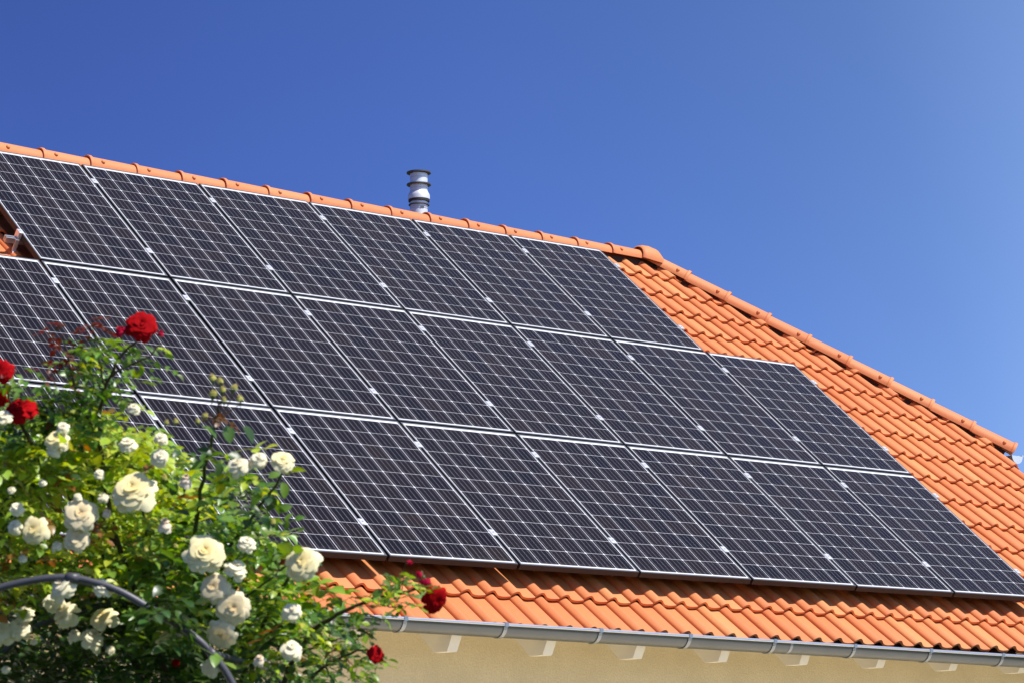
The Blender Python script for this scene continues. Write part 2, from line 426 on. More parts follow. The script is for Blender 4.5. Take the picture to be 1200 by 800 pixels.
# ridge and hip caps
def cap_mesh(L=.415):
    m = MB(); n = 14
    st = [(-.004, .095), (.0, .0965), (.020, .0965), (.026, .089), (.034, .0865), (L*.5, .084), (L, .0805)]
    vs, fs = [], []
    for sx, r in st:
        for k in range(n+1):
            a = PI*(-.04) + PI*1.08*k/n
            vs.append((sx, math.cos(a)*r*1.04, math.sin(a)*r*.98))
    for i in range(len(st)-1):
        for k in range(n):
            p = i*(n+1)+k; fs.append((p, p+1, p+n+2, p+n+1))
    # inner skin at the mouth
    o = len(vs)
    for sx, r in ((-.004, .086), (.10, .074)):
        for k in range(n+1):
            a = PI*(-.04) + PI*1.08*k/n
            vs.append((sx, math.cos(a)*r*1.04, math.sin(a)*r*.98))
    for k in range(n):
        fs.append((k, o+k, o+k+1, k+1)); fs.append((o+k, o+n+1+k, o+n+2+k, o+k+1))
    m.add(vs, fs)
    # small moulded studs beside the collar
    for sa in (.16, .84):
        a = PI*sa; c = Vector((.105, math.cos(a)*.086*1.04, math.sin(a)*.086*.98)); nn = Vector((0, math.cos(a), math.sin(a)))
        t = Vector((1, 0, 0)); b2 = nn.cross(t); vs2 = []
        for rr, hh in ((.017, -.004), (.0165, .005), (.012, .011), (.005, .013)):
            for q in range(8):
                aa = 2*PI*q/8; vs2.append(c + t*math.cos(aa)*rr + b2*math.sin(aa)*rr + nn*hh)
        f2 = [(i*8+q, i*8+(q+1) % 8, (i+1)*8+(q+1) % 8, (i+1)*8+q) for i in range(3) for q in range(8)] + [tuple(24+q for q in range(8))]
        m.add(vs2, f2)
    return m
capm = cap_mesh()
cap_variants = []
for k in range(4):
    me = bpy.data.meshes.new('ridge_cap'); me.from_pydata([tuple(v) for v in capm.v], [], capm.f); me.materials.append(M_CAP)
    ca = me.color_attributes.new('tint', 'FLOAT_COLOR', 'POINT'); t = [.15, .45, .7, .3][k]
    for i in range(len(capm.v)): ca.data[i].color = (t, t, t, 1)
    me.polygons.foreach_set('use_smooth', [True]*len(me.polygons))
    try: me.set_sharp_from_angle(angle=R_(45))
    except Exception: pass
    cap_variants.append(me)
def place_cap(name, p, d, jit, k):
    d = Vector(d).normalized(); y = Vector((0, 0, 1)).cross(d).normalized(); z = d.cross(y)
    Mx = Matrix((d, y, z)).transposed().to_4x4(); Mx.translation = p
    Mx = Mx @ Matrix.Rotation(jit.uniform(-.035, .035), 4, 'X') @ Matrix.Rotation(jit.uniform(-.006, .006), 4, 'Z') @ Matrix.Rotation(R_(.9), 4, 'Y')
    o = bpy.data.objects.new(name, cap_variants[k]); COL.objects.link(o); o.parent = front; o.matrix_basis = Mx
    return o
ZC = ZR + .012
jr = random.Random(11)
xj = -.19 - .3975*15
while xj < U0-.36:
    if xj > U_L-.05: place_cap('ridge_cap', Vector((xj, YR, ZC+jr.uniform(-.002, .002))), (1, 0, 0), jr, jr.randrange(4))
    xj += .3975
hd = Vector((K, -CA, -SA)).normalized()
hip0 = Vector((U0, YR, ZR)) + Vector((0, 0, -.006))
LHIP = (V_R-VH+.045)*math.sqrt(K*K+1)
for side in (0, 1):
    d = hd if side == 0 else Vector((hd.x, -hd.y, hd.z))
    s = LHIP
    while s > .20:
        p = hip0 + d*s
        place_cap('hip_cap', p + Vector((0, 0, jr.uniform(-.003, .003))), -d, jr, jr.randrange(4))
        s -= .400
# moulded junction cap where ridge meets the hips
jc = MB()
def dome():
    vs, fs = [], []; n = 18
    rows = [(-.175, .098, .095), (-.165, .110, .108), (-.13, .118, .118), (-.05, .128, .128), (.04, .125, .122), (.10, .108, .094), (.135, .085, .06), (.15, .05, .028)]
    for sx, ry, rz in rows:
        for k in range(n+1):
            a = PI*(-.06) + PI*1.12*k/n
            vs.append((sx + (.05*(1-math.sin(max(0, min(PI, a)))) if sx > 0 else 0), math.cos(a)*ry*(1.1 if sx > 0 else 1.0), math.sin(a)*rz))
    for i in range(len(rows)-1):
        for k in range(n): p = i*(n+1)+k; fs.append((p, p+1, p+n+2, p+n+1))
    fs.append(tuple(range((len(rows)-1)*(n+1), len(rows)*(n+1))))
    return vs, fs
vs, fs = dome(); jc.add(vs, fs, col=(.6, .6, .6), M=Matrix.Translation((U0-.06, YR, ZR+.0)) @ Matrix.Rotation(R_(9), 4, 'Y') @ Matrix.Diagonal((.72, 1, 1, 1)))
jc.build('ridge_junction_cap', M_CAP, front, smooth=True, cols=True)

bt = MB(); bt.box((U_L+.02, YR-.045, ZR-.16), (U0, YR+.045, ZR-.012)); bt.build('ridge_batten', M_DECK, front)
for side in (0, 1):
    d = hd if side == 0 else Vector((hd.x, -hd.y, hd.z)); yv = Vector((0, 0, 1)).cross(d).normalized(); zv = d.cross(yv)
    Mx = Matrix((d, yv, zv)).transposed().to_4x4(); Mx.translation = Vector((U0, YR, ZR))
    bt = MB(); bt.box((0, -.05, -.20), (LHIP-.06, .05, -.028), M=Mx); bt.build('hip_batten', M_DECK, front)
# gutter
RG = .073; GY = -.292
def gz(x): return 2.727 - .0118*(x-1.3)
def gutter(x0, x1):
    vs, fs, n = [], [], 14
    prof = []
    for k in range(n+1):
        a = PI + PI*k/n; prof.append((math.cos(a)*RG, math.sin(a)*RG))
    for k in range(n, -1, -1):
        a = PI + PI*k/n; prof.append((math.cos(a)*(RG-.0035), math.sin(a)*(RG-.0035)))
    pn = len(prof); xs = [x0+(x1-x0)*i/8 for i in range(9)]
    for x in xs:
        for y, z in prof: vs.append((x, GY+y, gz(x)+z))
    for i in range(len(xs)-1):
        for k in range(pn): a = i*pn+k; b = i*pn+(k+1) % pn; fs.append((a, b, b+pn, a+pn))
    m = MB(); m.add(vs, fs)
    # end plates
    for x in (x0, x1):
        pl = [(x, GY+math.cos(PI+PI*k/n)*RG, gz(x)+math.sin(PI+PI*k/n)*RG) for k in range(n+1)]
        m.add(pl, [tuple(range(n+1))])
    return m
g = gutter(U_L-.02, U_V+.05).build('gutter', M_ZINC, house, smooth=True)
g.data.set_sharp_from_angle(angle=R_(40))
m = MB(); m.tube([(x, GY-RG-.004, gz(x)+.002) for x in (U_L-.02, -3, 0, 3, 6, U_V+.05)], .0095, 12)
m.build('rolled_rim', metal('zinc_rim_highlight', (.60, .62, .66), .30, .75, .10, 9), g, smooth=True)  # the rim's bright highlight is put into this paler zinc colour
for x in (-3.4, 3.02): m = MB(); m.lathe([(RG+.0012, -.012), (RG+.0012, .012)], 48, Matrix.Translation((x, GY, gz(x))) @ Matrix.Rotation(PI/2, 4, 'Y')); m.f = [f for f in m.f if all(m.v[i].z <= gz(x)+.001 for i in f)]; m.build('soldered_seam', M_BRACKET, g, smooth=True)
for k in range(-10, 9):
    x = 1.352 + .752*k
    if not (U_L+.1 < x < U_V): continue
    m = MB(); n = 14; r0, r1 = RG+.001, RG+.0055; w = .0135
    vs, fs = [], []
    for i in range(n+1):
        a = PI*.985 + PI*1.015*i/n
        for rr in (r0, r1):
            for s in (-w, w): vs.append((x+s, GY+math.cos(a)*rr, gz(x)+math.sin(a)*rr))
    for i in range(n):
        o = i*4
        fs += [(o+2, o+3, o+7, o+6), (o, o+2, o+6, o+4), (o+1, o+5, o+7, o+3)]
    m.add(vs, fs)
    # lug folded over the bead, and the strap back to the rafter
    m.box((x-w, GY-RG-.016, gz(x)-.012), (x+w, GY-RG-.0115, gz(x)+.0135)); m.box((x-w, GY-RG-.0114, gz(x)+.0125), (x+w, GY-RG+.012, gz(x)+.0155))
    m.box((x-w, GY+RG+.001, gz(x)-.02), (x+w, GY+RG+.0055, gz(x)+.03))
    m.build('gutter_bracket', M_BRACKET, g)
# downpipe at the left part of the front
dp = MB(); dx = -1.14
dp.tube([(dx, GY, gz(dx)-RG+.01), (dx, GY, gz(dx)-RG-.05), (dx, GY+.03, gz(dx)-RG-.10), (dx, YW-.09, gz(dx)-RG-.38), (dx, YW-.055, gz(dx)-RG-.44), (dx, YW-.055, 0.02)], .043, 18)
for z in (2.05, .6): dp.tube([(dx, YW-.055, z), (dx, YW-.055, z+.03)], .0475, 18)
dp.build('downpipe', metal('pale_zinc_pipe', (.62, .66, .72), .45, .6, .1), house, smooth=True)
# gutter of the small hip slope at the gable
m = MB(); zh = zc - .045; xh = U0 + def_h*K + .065; yh = def_h*CA
vs, fs, n = [], [], 12
for y in (YR-yh-.03, YR+yh+.03):
    for k in range(n+1): a = PI+PI*k/n; vs.append((xh+math.cos(a)*.07, y, zh+math.sin(a)*.07))
for k in range(n): fs.append((k, k+1, k+n+2, k+n+1))
fs.append(tuple(range(n+1))); fs.append(tuple(range(n+1, 2*n+2)))
m.add(vs, fs); m.tube([(xh+.072, YR-yh-.03, zh+.002), (xh+.072, YR+yh+.03, zh+.002)], .009, 8)
m.build('gable_gutter', metal('bright_zinc', (.72, .76, .8), .45, .5, .1), house)

# flue pipe
fl = empty('flue_pipe', (0, 0, 0)); fl.parent = house
FX, FY, FZ = 3.585, YR+.34, ZR-.45
T = Matrix.Translation((FX, FY, FZ))
m = MB(); S = .0735
zb = lambda px: .45 + (248-px)/146.0 + .20        # height of a feature seen at that row
def Z(px): return zb(px)
m.lathe([(.073, 0), (.073, Z(236)), (.069, Z(235.5)), (.069, Z(233.8)), (.092, Z(232.5)), (.0925, Z(228)), (.090, Z(226.5)), (.074, Z(222)), (.0735, Z(214)), (.0735, Z(200.5)), (0, Z(200.5))], 36, T)
fp = m.build('pipe', M_FLUE, fl, smooth=True); fp.data.set_sharp_from_angle(angle=R_(18))
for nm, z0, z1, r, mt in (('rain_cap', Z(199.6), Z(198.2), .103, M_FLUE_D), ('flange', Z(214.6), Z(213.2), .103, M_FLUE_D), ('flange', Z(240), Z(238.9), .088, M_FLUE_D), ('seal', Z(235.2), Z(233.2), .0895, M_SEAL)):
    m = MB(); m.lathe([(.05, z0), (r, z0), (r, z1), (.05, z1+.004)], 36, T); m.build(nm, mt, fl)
M_SEAMS = metal('flue_seams', (.62, .62, .64), .5, .5, .1)
for z in (205.5, 219.0, 242.5, 244.5):
    m = MB(); m.lathe([(.0733, Z(z)), (.0760, Z(z)), (.0760, Z(z-.6)), (.0733, Z(z-.6))], 36, T); m.build('pipe_seam', M_SEAMS, fl)
m = MB(); a = R_(-82)
m.box((-.016, -.0775, Z(245)), (.016, -.073, Z(243.4)), M=T @ Matrix.Rotation(R_(-15), 4, 'Z')); m.build('rating_plate', M_LABELP, fl)

# ---------------------------------------------------------------- solar array
PWD, PHT = .99, 1.65
def panel_meshes():
    fr = MB(); W_, H_, T_, L = PWD, PHT, .040, .0125
    ring = []
    prof = [(0, -T_), (0, -.0012), (.0012, 0), (L-.001, 0), (L, -.0008), (L, -.0045)]   # (inset, height)
    vs, fs = [], []
    for ins, h in prof:
        vs += [(ins, ins, h), (W_-ins, ins, h), (W_-ins, H_-ins, h), (ins, H_-ins, h)]
    for i in range(len(prof)-1):
        for k in range(4): a = i*4+k; b = i*4+(k+1) % 4; fs.append((a, b, b+4, a+4))
    # return flange underneath
    o = len(vs); ins = .03
    vs += [(ins, ins, -T_), (W_-ins, ins, -T_), (W_-ins, H_-ins, -T_), (ins, H_-ins, -T_)]
    for k in range(4): fs.append((o+k, o+(k+1) % 4, (k+1) % 4, k))
    fr.add(vs, fs)
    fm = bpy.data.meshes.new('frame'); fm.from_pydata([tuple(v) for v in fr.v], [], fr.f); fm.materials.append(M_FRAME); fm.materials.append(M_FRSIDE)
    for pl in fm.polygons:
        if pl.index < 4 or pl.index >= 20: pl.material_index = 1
    g0 = L-.001; z0, z1 = -.0068, -.0018
    gv = [(g0, g0, z1), (W_-g0, g0, z1), (W_-g0, H_-g0, z1), (g0, H_-g0, z1), (g0, g0, z0), (W_-g0, g0, z0), (W_-g0, H_-g0, z0), (g0, H_-g0, z0)]
    gm = bpy.data.meshes.new('glass'); gm.from_pydata(gv, [], [(0, 1, 2, 3), (7, 6, 5, 4)]); gm.materials.append(M_SOLAR); gm.materials.append(M_SEAL); gm.polygons[1].material_index = 1  # underside black instead of white backsheet, added to deepen the shade below
    uv = gm.uv_layers.new(name='UVMap')
    for p in gm.polygons:
        for li in p.loop_indices: c = gm.vertices[gm.loops[li].vertex_index].co; uv.data[li].uv = (c.x, c.y)
    jb = MB(); jb.box((.44, 1.50, -.030), (.55, 1.60, -.007)); jm = bpy.data.meshes.new('junction_box')
    jm.from_pydata([tuple(v) for v in jb.v], [], jb.f); jm.materials.append(M_SEAL)
    return fm, gm, jm
FM, GM, JM = panel_meshes()
ordn = ['leftmost', 'second', 'third', 'fourth', 'fifth', 'sixth', 'seventh', 'eighth', 'ninth']
rowdef = {2: ('top', list(range(-1, 5))), 1: ('middle', list(range(-2, 6))), 0: ('bottom', list(range(-3, 6)))}
def panel_label(row, i, n, c):
    name = rowdef[row][0]; r = n-1-i
    extra = ''
    if row == 2:
        s = {0: 'solar panel at the left end of the top row, beside the open gap',
             1: 'solar panel second from the left in the top row, just under the ridge tiles',
             2: 'solar panel third from the left in the top row, left of the flue pipe',
             3: 'top row solar panel whose upper right corner lies below the flue pipe',
             4: 'second from right in top row, upper left corner below the flue pipe',
             5: 'rightmost solar panel of the top row, beside bare tiles near the ridge end'}[i]
        return s
    right = ['rightmost', 'second from the right', 'third from the right', 'fourth from the right', 'fifth from the right', 'sixth from the right', 'seventh from the right', 'eighth from the right', 'ninth from the right']
    if row == 1:
        if r == 0: return 'rightmost solar panel of the middle row, whole top edge against bare orange tiles'
        if i == 0: return 'middle row solar panel cut by the left photo edge, under the open gap'
        if i == 1: return 'middle row solar panel directly behind the highest red rose'
        return f'solar panel {right[r]} in the middle row of the array'
    if r == 0: return 'rightmost solar panel of the bottom row, corner cut by the photo edge'
    if i == 0: return 'bottom row solar panel at the left photo edge, almost wholly behind leaves'
    if i == 1: return 'bottom row solar panel behind lime leaves, below the red rose spray'
    if i == 2: return 'bottom row solar panel behind the tall budding rose shoot'
    if i == 3: return 'leftmost fully visible solar panel of the bottom row, beside the bush'
    return f'solar panel {right[r]} in the bottom row, above the gutter'
jp = random.Random(21)
for row, (rn, colsx) in rowdef.items():
    for i, c in enumerate(colsx):
        o = empty('solar_panel'); 
        off = PW(c*1.01+.01+jp.uniform(-.0008, .0008), row*1.67+jp.uniform(-.0015, .0015), jp.uniform(-.0012, .0012))
        o.matrix_basis = Matrix.Translation(off) @ ROOF.to_3x3().to_4x4() @ Matrix.Rotation(jp.uniform(-.0012, .0012), 4, 'Y') @ Matrix.Rotation(jp.uniform(-.0009, .0009), 4, 'X')
        tag(o, panel_label(row, i, len(colsx), c), 'solar panel', 'solar panels of the roof array')
        for nm, me in (('frame', FM), ('cell_glass', GM), ('junction_box', JM)):
            ch = bpy.data.objects.new(nm, me); COL.objects.link(ch); ch.parent = o
# rails, clamps, hooks
def clamp_mesh(end=0):
    m = MB()
    if end == 0:
        m.box((-.022, -.032, .0008), (.022, .032, .0065), bev=.0012); m.box((-.0085, -.03, -.04), (.0085, .03, .0006))
        m.lathe([(.0075, .0065), (.0075, .0125), (.004, .0125), (.004, .009), (0, .009)], 10)
    else:
        s = end
        xs = sorted((-.012*s, .026*s)); m.box((xs[0], -.028, .0008), (xs[1], .028, .0065), bev=.0012)
        xs = sorted((.003*s, .026*s)); m.box((xs[0], -.028, -.052), (xs[1], .028, .0006))
        m.lathe([(.0075, .0065), (.0075, .0125), (.004, .0125), (.004, .009), (0, .009)], 10, Matrix.Translation((.010*s, 0, 0)))
    me = bpy.data.meshes.new('clamp'); me.from_pydata([tuple(v) for v in m.v], [], m.f); me.materials.append(M_CLAMP); return me
CL = {0: clamp_mesh(0), 1: clamp_mesh(1), -1: clamp_mesh(-1)}
raillab = {(2, 1): 'upper mounting rail of the top row, its clamps nearest the ridge',
           (2, 0): 'lower mounting rail of the top row, cut end sticking out at left',
           (1, 1): 'upper mounting rail and silver clamps of the middle panel row',
           (1, 0): 'lower mounting rail and silver clamps of the middle panel row',
           (0, 1): 'upper mounting rail and silver clamps of the bottom panel row',
           (0, 0): 'lowest mounting rail with silver clamps, nearest the gutter'}
for row, (rn, colsx) in rowdef.items():
    u0 = colsx[0]*1.01; u1 = (colsx[-1]+1)*1.01
    for ci, cv in ((0, .352), (1, 1.375)):
        v = row*1.67 + cv
        rt = empty('mounting_rail', PW(u0, v, -.08)); tag(rt, raillab[(row, ci)], 'mounting rail', 'mounting rails under the panels')
        m = MB()
        m.box((u0-.095, v-.02, -.080), (u1+.05, v-.005, -.0415), M=ROOF); m.box((u0-.095, v+.005, -.080), (u1+.05, v+.02, -.0415), M=ROOF)
        m.box((u0-.0945, v-.0195, -.0795), (u1+.0495, v+.0195, -.066), M=ROOF)
        m.build('rail', M_ALU, rt)
        for c in range(colsx[0], colsx[-1]+2):
            kind = -1 if c == colsx[0] else (1 if c == colsx[-1]+1 else 0)
            uu = c*1.01 + (.012 if kind == -1 else (-.008 if kind == 1 else 0.0)) + .0
            if kind == 0: uu = c*1.01
            ch = bpy.data.objects.new('clamp', CL[kind]); COL.objects.link(ch); ch.parent = rt
            ch.matrix_parent_inverse = Matrix.Translation(-Vector(rt.location))
            ch.matrix_basis = Matrix.Translation(PW(uu, v + jp.uniform(-.012, .012), 0)) @ ROOF.to_3x3().to_4x4()
        # roof hooks: strap out of the tile overlap, rising to the rail
        hu = u0 - .015
        while hu < u1:
            m = MB(); w = .014; sg = 1 if (row, ci) == (2, 0) and hu < u0 else -1
            pr = [(-.26, HC-.030), (-.24, HC-.006), (-.10, HC+.008), (-.045, HC+.012), (-.028, HC+.03), (-.026, -.045)]
            for k in range(len(pr)-1):
                (a0, h0), (a1, h1) = pr[k], pr[k+1]
                t = Vector((0, sg*(a1-a0), h1-h0)).normalized(); nn = Vector((0, -t.z, t.y))*.003
                P0, P1 = Vector((0, v+sg*a0, h0)), Vector((0, v+sg*a1, h1))
                q = []
                for P in (P0, P1):
                    for s in (-w, w):
                        for g_ in (-1, 1): q.append(P+nn*g_+Vector((hu+s, 0, 0)))
                m.add(q, [(0, 2, 3, 1), (4, 5, 7, 6), (0, 1, 5, 4), (2, 6, 7, 3), (0, 4, 6, 2), (1, 3, 7, 5)], M=ROOF)
            m.build('roof_hook', M_STEEL, rt)
            hu += 1.19
#ROSES-START
# ---------------------------------------------------------------- climbing roses on the garden arch
rr = random.Random(2024)
def ru(a, b): return rr.uniform(a, b)
ARCH_PX = [(-165, 1350), (-165, 1000), (-158, 900), (-135, 800), (-95, 735), (-45, 702), (0, 688), (40, 679), (78, 676), (112, 682), (144, 694), (187, 719), (218, 738), (244, 760), (268, 792), (285, 835), (296, 900), (300, 1000), (300, 1350)]
DA = 5.43
def arch_line(off=Vector((0, 0, 0)), wob=0):
    pts = [at(x, y, DA) + off for x, y in ARCH_PX]
    pts[0].z = 0; pts[-1].z = 0
    out = []
    for i in range(len(pts)-1):            # Catmull-Rom
        p0 = pts[max(i-1, 0)]; p1 = pts[i]; p2 = pts[i+1]; p3 = pts[min(i+2, len(pts)-1)]
        for k in range(5):
            t = k/5
            out.append(.5*((2*p1)+(p2-p0)*t+(2*p0-5*p1+4*p2-p3)*t*t+(3*p1-p0-3*p2+p3)*t**3))
    out.append(pts[-1]); return out
arch = empty('rose_arch', at(78, 1450, DA)); arch.location.z = 0
tag(arch, 'dark grey tubular metal arch carrying the white climbing rose', 'garden arch')
OFF = Vector((FWD.x, FWD.y, 0)).normalized()*.62 + Vector((.06, -.03, 0))
L1 = arch_line(); L2 = arch_line(OFF)
for L_ in (L1, L2):
    m = MB(); m.tube(L_, .0080, 12); m.build('hoop', M_ARCH, arch, smooth=True)
def near(px, py, L_):                      # nearest point on a hoop to a seen place
    q = at(px, py, DA); return min(range(len(L_)), key=lambda i: (L_[i]-q).length)
for px, py in ((84, 676), (-100, 745), (-160, 900), (-165, 1100), (250, 768), (299, 960), (300, 1150)):
    i = near(px, py, L1); m = MB(); m.tube([L1[i], L2[i]], .008, 10)
    m.build('cross_bar', M_ARCH, arch, smooth=True)
    m = MB(); j0, j1 = max(i-1, 0), min(i+1, len(L1)-1); t = (L1[j1]-L1[j0]).normalized()*.014
    m.tube([L1[i]-t, L1[i]+t], .0108, 12); m.build('joint_sleeve', M_ARCH, arch, smooth=True)

class Foliage:
    def __init__(s): s.v, s.f, s.c = [], [], []
    def leaflet(s, b, d, nrm, L, W, col, fold=.35, curl=.25):
        d = d.normalized(); side = d.cross(nrm).normalized(); n = side.cross(d)
        o = len(s.v); rows = ((0, .04), (.2, .40), (.5, .50), (.78, .34), (1.0, .02))
        tw = ru(-.3, .3)
        for i, (t, w_) in enumerate(rows):
            c = b + d*(t*L) - n*(curl*L*t*t)
            sd = (side*math.cos(tw*t) + n*math.sin(tw*t))
            up = n*(fold*w_*W)
            s.v += [c - sd*(w_*W) + up, c, c + sd*(w_*W) + up]
            s.c += [tuple(x*.97 for x in col), tuple(x*1.12+.003 for x in col), col]
        for i in range(4):
            a = o+i*3
            s.f += [(a, a+1, a+4, a+3), (a+1, a+2, a+5, a+4)]
    def compound(s, p, d, nrm, L, kind, n=5, big=1.0):
        d = d.normalized(); side = d.cross(nrm)
        if side.length < 1e-3: side = d.cross(Vector((1, 0, 0)))
        side.normalize(); n_ = side.cross(d)
        base = colour(kind)
        rl = L*2.3; pts = [p + d*(rl*t) - n_*(.25*rl*t*t) for t in (0, .35, .7, 1)]
        # rachis as a thin three-sided stalk
        o = len(s.v); stc = (base[0]*.8+.02, base[1]*.8, base[2]*.7)
        for q in pts:
            for k in range(3):
                a = 2*PI*k/3; s.v.append(q + (side*math.cos(a)+n_*math.sin(a))*.0009); s.c.append(stc)
        for i in range(3):
            for k in range(3): a = o+i*3+k; b = o+i*3+(k+1) % 3; s.f.append((a, b, b+3, a+3))
        places = [(3, 0)] + [(2, 1), (2, -1)] + ([(1, 1), (1, -1)] if n >= 5 else [])
        for (i, sg) in places:
            q = pts[i]; dd = d if sg == 0 else (d*.45 + side*sg)
            dd = dd + Vector((ru(-.2, .2), ru(-.2, .2), ru(-.2, .2)))
            nn = n_ + Vector((ru(-.35, .35), ru(-.35, .35), ru(-.3, .3)))
            LL = L*(1.0 if i > 1 else .8)*ru(.85, 1.15)
            col = tuple(max(.004, c*ru(.85, 1.15)) for c in base)
            s.leaflet(q, dd, nn, LL, LL*ru(.62, .78), col, ru(.2, .6), ru(-.05, .45))
def lerp(a, b, t): return tuple(x+(y-x)*t for x, y in zip(a, b))
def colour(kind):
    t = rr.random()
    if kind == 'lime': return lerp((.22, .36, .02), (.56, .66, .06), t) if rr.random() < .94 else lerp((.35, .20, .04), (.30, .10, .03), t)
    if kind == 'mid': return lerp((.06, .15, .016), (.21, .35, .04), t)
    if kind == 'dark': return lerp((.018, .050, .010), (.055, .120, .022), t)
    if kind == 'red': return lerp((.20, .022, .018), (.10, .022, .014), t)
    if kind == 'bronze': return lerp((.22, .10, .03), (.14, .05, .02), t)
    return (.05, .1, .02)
def inpoly(x, y, P):
    c = False; j = len(P)-1
    for i in range(len(P)):
        if (P[i][1] > y) != (P[j][1] > y) and x < (P[j][0]-P[i][0])*(y-P[i][1])/(P[j][1]-P[i][1])+P[i][0]: c = not c
        j = i
    return c
SUNV = (ROOF.to_3x3() @ Vector((.22, .12, 1))).normalized()
def leafdir(out=.0):
    a = ru(0, 2*PI); d = Vector((math.cos(a), math.sin(a), ru(-.55, .35)))
    nrm = (Vector((0, 0, 1))*.5 + SUNV*.5 + Vector((ru(-1, 1), ru(-1, 1), ru(-1, 1)))*.46 - FWD*.16).normalized()
    return d, nrm
def near_arch(p, px, py):
    dd = min((px-x)**2 + (py-y)**2 for x, y in ARCH_DENSE)
    return dd < (36 if px < 165 else 9)**2
ARCH_DENSE = []
for q in L1:
    r_ = q-CAM; dz = r_.dot(FWD); ARCH_DENSE.append((600+F*r_.dot(RIGHT)/dz, 400+F*r_.dot(DOWN)/dz))
def blocks(p, x, y, D):
    for q, bx, by, bd in BLOOMS:
        if (x-bx)**2+(y-by)**2 < (bd*.5+13)**2 and D < (q-CAM).dot(FWD)+.05: return True
        r = p-q; t = r.dot(SUNV)
        if 0 < t < .7 and (r-SUNV*t).length < .036+bd*.0006 and rr.random() < .9: return True
    return False
def fill(fo, poly, D0, D1, n, kinds, L0, L1_, clump=.0, sc=6.0, holes=()):
    xs = [p[0] for p in poly]; ys = [p[1] for p in poly]; k = 0; tries = 0
    while k < n and tries < n*40:
        tries += 1
        x, y = ru(min(xs), max(xs)), ru(min(ys), max(ys))
        if not inpoly(x, y, poly): continue
        if any(((x-hx)/rx)**2+((y-hy)/ry)**2 < 1 and rr.random() < pr for hx, hy, rx, ry, pr in holes): continue
        D = ru(D0, D1); p = at(x, y, D)
        if noise.noise(p*sc) < clump: continue
        if D < DA+.20 and near_arch(p, x, y): continue
        if blocks(p, x, y, D): continue
        d, nrm = leafdir()
        kd = kinds[0] if rr.random() < .5+noise.noise(p*3.1)*1.3 else rr.choice(kinds)
        fo.compound(p, d, nrm, ru(L0, L1_), kd, 5 if rr.random() < .7 else 3); k += 1
def tuft(fo, x, y, rx, ry, D, n, kinds, L0, L1_, dd=.08):
    for _ in range(n):
        a = ru(0, 2*PI); q = math.sqrt(rr.random()); p = at(x+math.cos(a)*rx*q, y+math.sin(a)*ry*q, D+ru(-dd, dd))
        d, nrm = leafdir(); fo.compound(p, d, nrm, ru(L0, L1_), rr.choice(kinds), 5 if rr.random() < .6 else 3)
def big_leaf(fo, x, y, D, L, kind, ang):
    d = (RIGHT*math.cos(ang) - DOWN*math.sin(ang))*.9 + FWD*ru(-.3, .1)
    nrm = (SUNV + FWD*-.5 + Vector((ru(-.3, .3), ru(-.3, .3), 0))).normalized()
    fo.leaflet(at(x, y, D) - d.normalized()*L*.5, d, nrm, L, L*.72, colour(kind), .35, .2)

# flowers -------------------------------------------------------
def rose_mesh(name, rings, R, squash, ctip, cmid, ccen, mat, seed, ruffle=.1, lift=.2, egg=0.0):
    """a double bloom: overlapping petals shingled on a dome, rims rolled out; rings = (polar angle of the rim, number)"""
    r = random.Random(seed); vs, fs, cs = [], [], []; NS, NT = 8, 9; nr = len(rings)
    for li, (th, npet) in enumerate(rings):
        ph = r.uniform(0, 6.28); ip = li/max(1, nr-1)
        for k in range(npet):
            az = ph + 2*PI*k/npet + r.uniform(-.2, .2); o = len(vs)
            tt = R_(th) + r.uniform(-.10, .10); span = R_(58) + .15*tt; half = min(1.15, (PI/npet)*r.uniform(1.15, 1.4))
            Rk = R*r.uniform(.94, 1.07); lf = lift*r.uniform(.5, 1.5); f0 = r.uniform(0, 6.28); notch = r.uniform(.0, .12); sk = r.uniform(-.12, .12)
            for i in range(NS):
                q = i/(NS-1)
                for j in range(NT):
                    t = -1+2*j/(NT-1)
                    qq = q*(1 - .16*abs(t)**2.5 - notch*math.exp(-(t*3.2)**2)*q)
                    pol = max(.02, tt - span*(1-qq))
                    wid = half*math.sin(min(1.0, .22+.9*q)*PI*.55)*(1+.25*(1-q))
                    a = az + t*wid*min(1.8, .75/max(.35, math.sin(max(.3, pol)))) + sk*q
                    roll = max(0, qq-.62)
                    rad = Rk*(.80 + .15*qq + .03*ip + lf*roll*1.6 - .10*abs(t)**2*(1-ip*.5)) + R*ruffle*q*q*math.sin(t*4.2+f0)*.35
                    rad *= 1 - (.10+.34*ip)*(1-qq)
                    drop = lf*roll*roll*1.8*R
                    vs.append((math.sin(pol)*math.cos(a)*rad, math.sin(pol)*math.sin(a)*rad, (math.cos(pol)*rad*squash*(1+egg*math.cos(pol)) - drop)))
                    c = lerp(ctip, cmid, min(1, ip*1.1)); c = lerp(c, ccen, min(1, (1-q)*(.25+.75*ip) + max(0, ip-.75)*1.4))
                    g_ = r.uniform(.97, 1.0); cs.append(tuple(x*g_ for x in c))
            for i in range(NS-1):
                for j in range(NT-1): a = o+i*NT+j; fs.append((a, a+1, a+NT+1, a+NT))
    me = bpy.data.meshes.new(name); me.from_pydata(vs, [], fs); me.materials.append(mat)
    ca = me.color_attributes.new('tint', 'FLOAT_COLOR', 'POINT')
    for i, c in enumerate(cs): ca.data[i].color = (*c, 1)
    me.polygons.foreach_set('use_smooth', [True]*len(me.polygons)); me.update(); return me
CR1, CR2, CR3 = (.97, .90, .60), (.96, .82, .38), (.93, .62, .16)
full = [(114, 5), (97, 6), (79, 6), (61, 5), (44, 5), (30, 4), (18, 3), (9, 2)]
W_FULL = [rose_mesh('rose_flower', full, .044, .66, CR1, CR2, CR3, M_PETAL, 10+k, .12, .52) for k in range(5)]
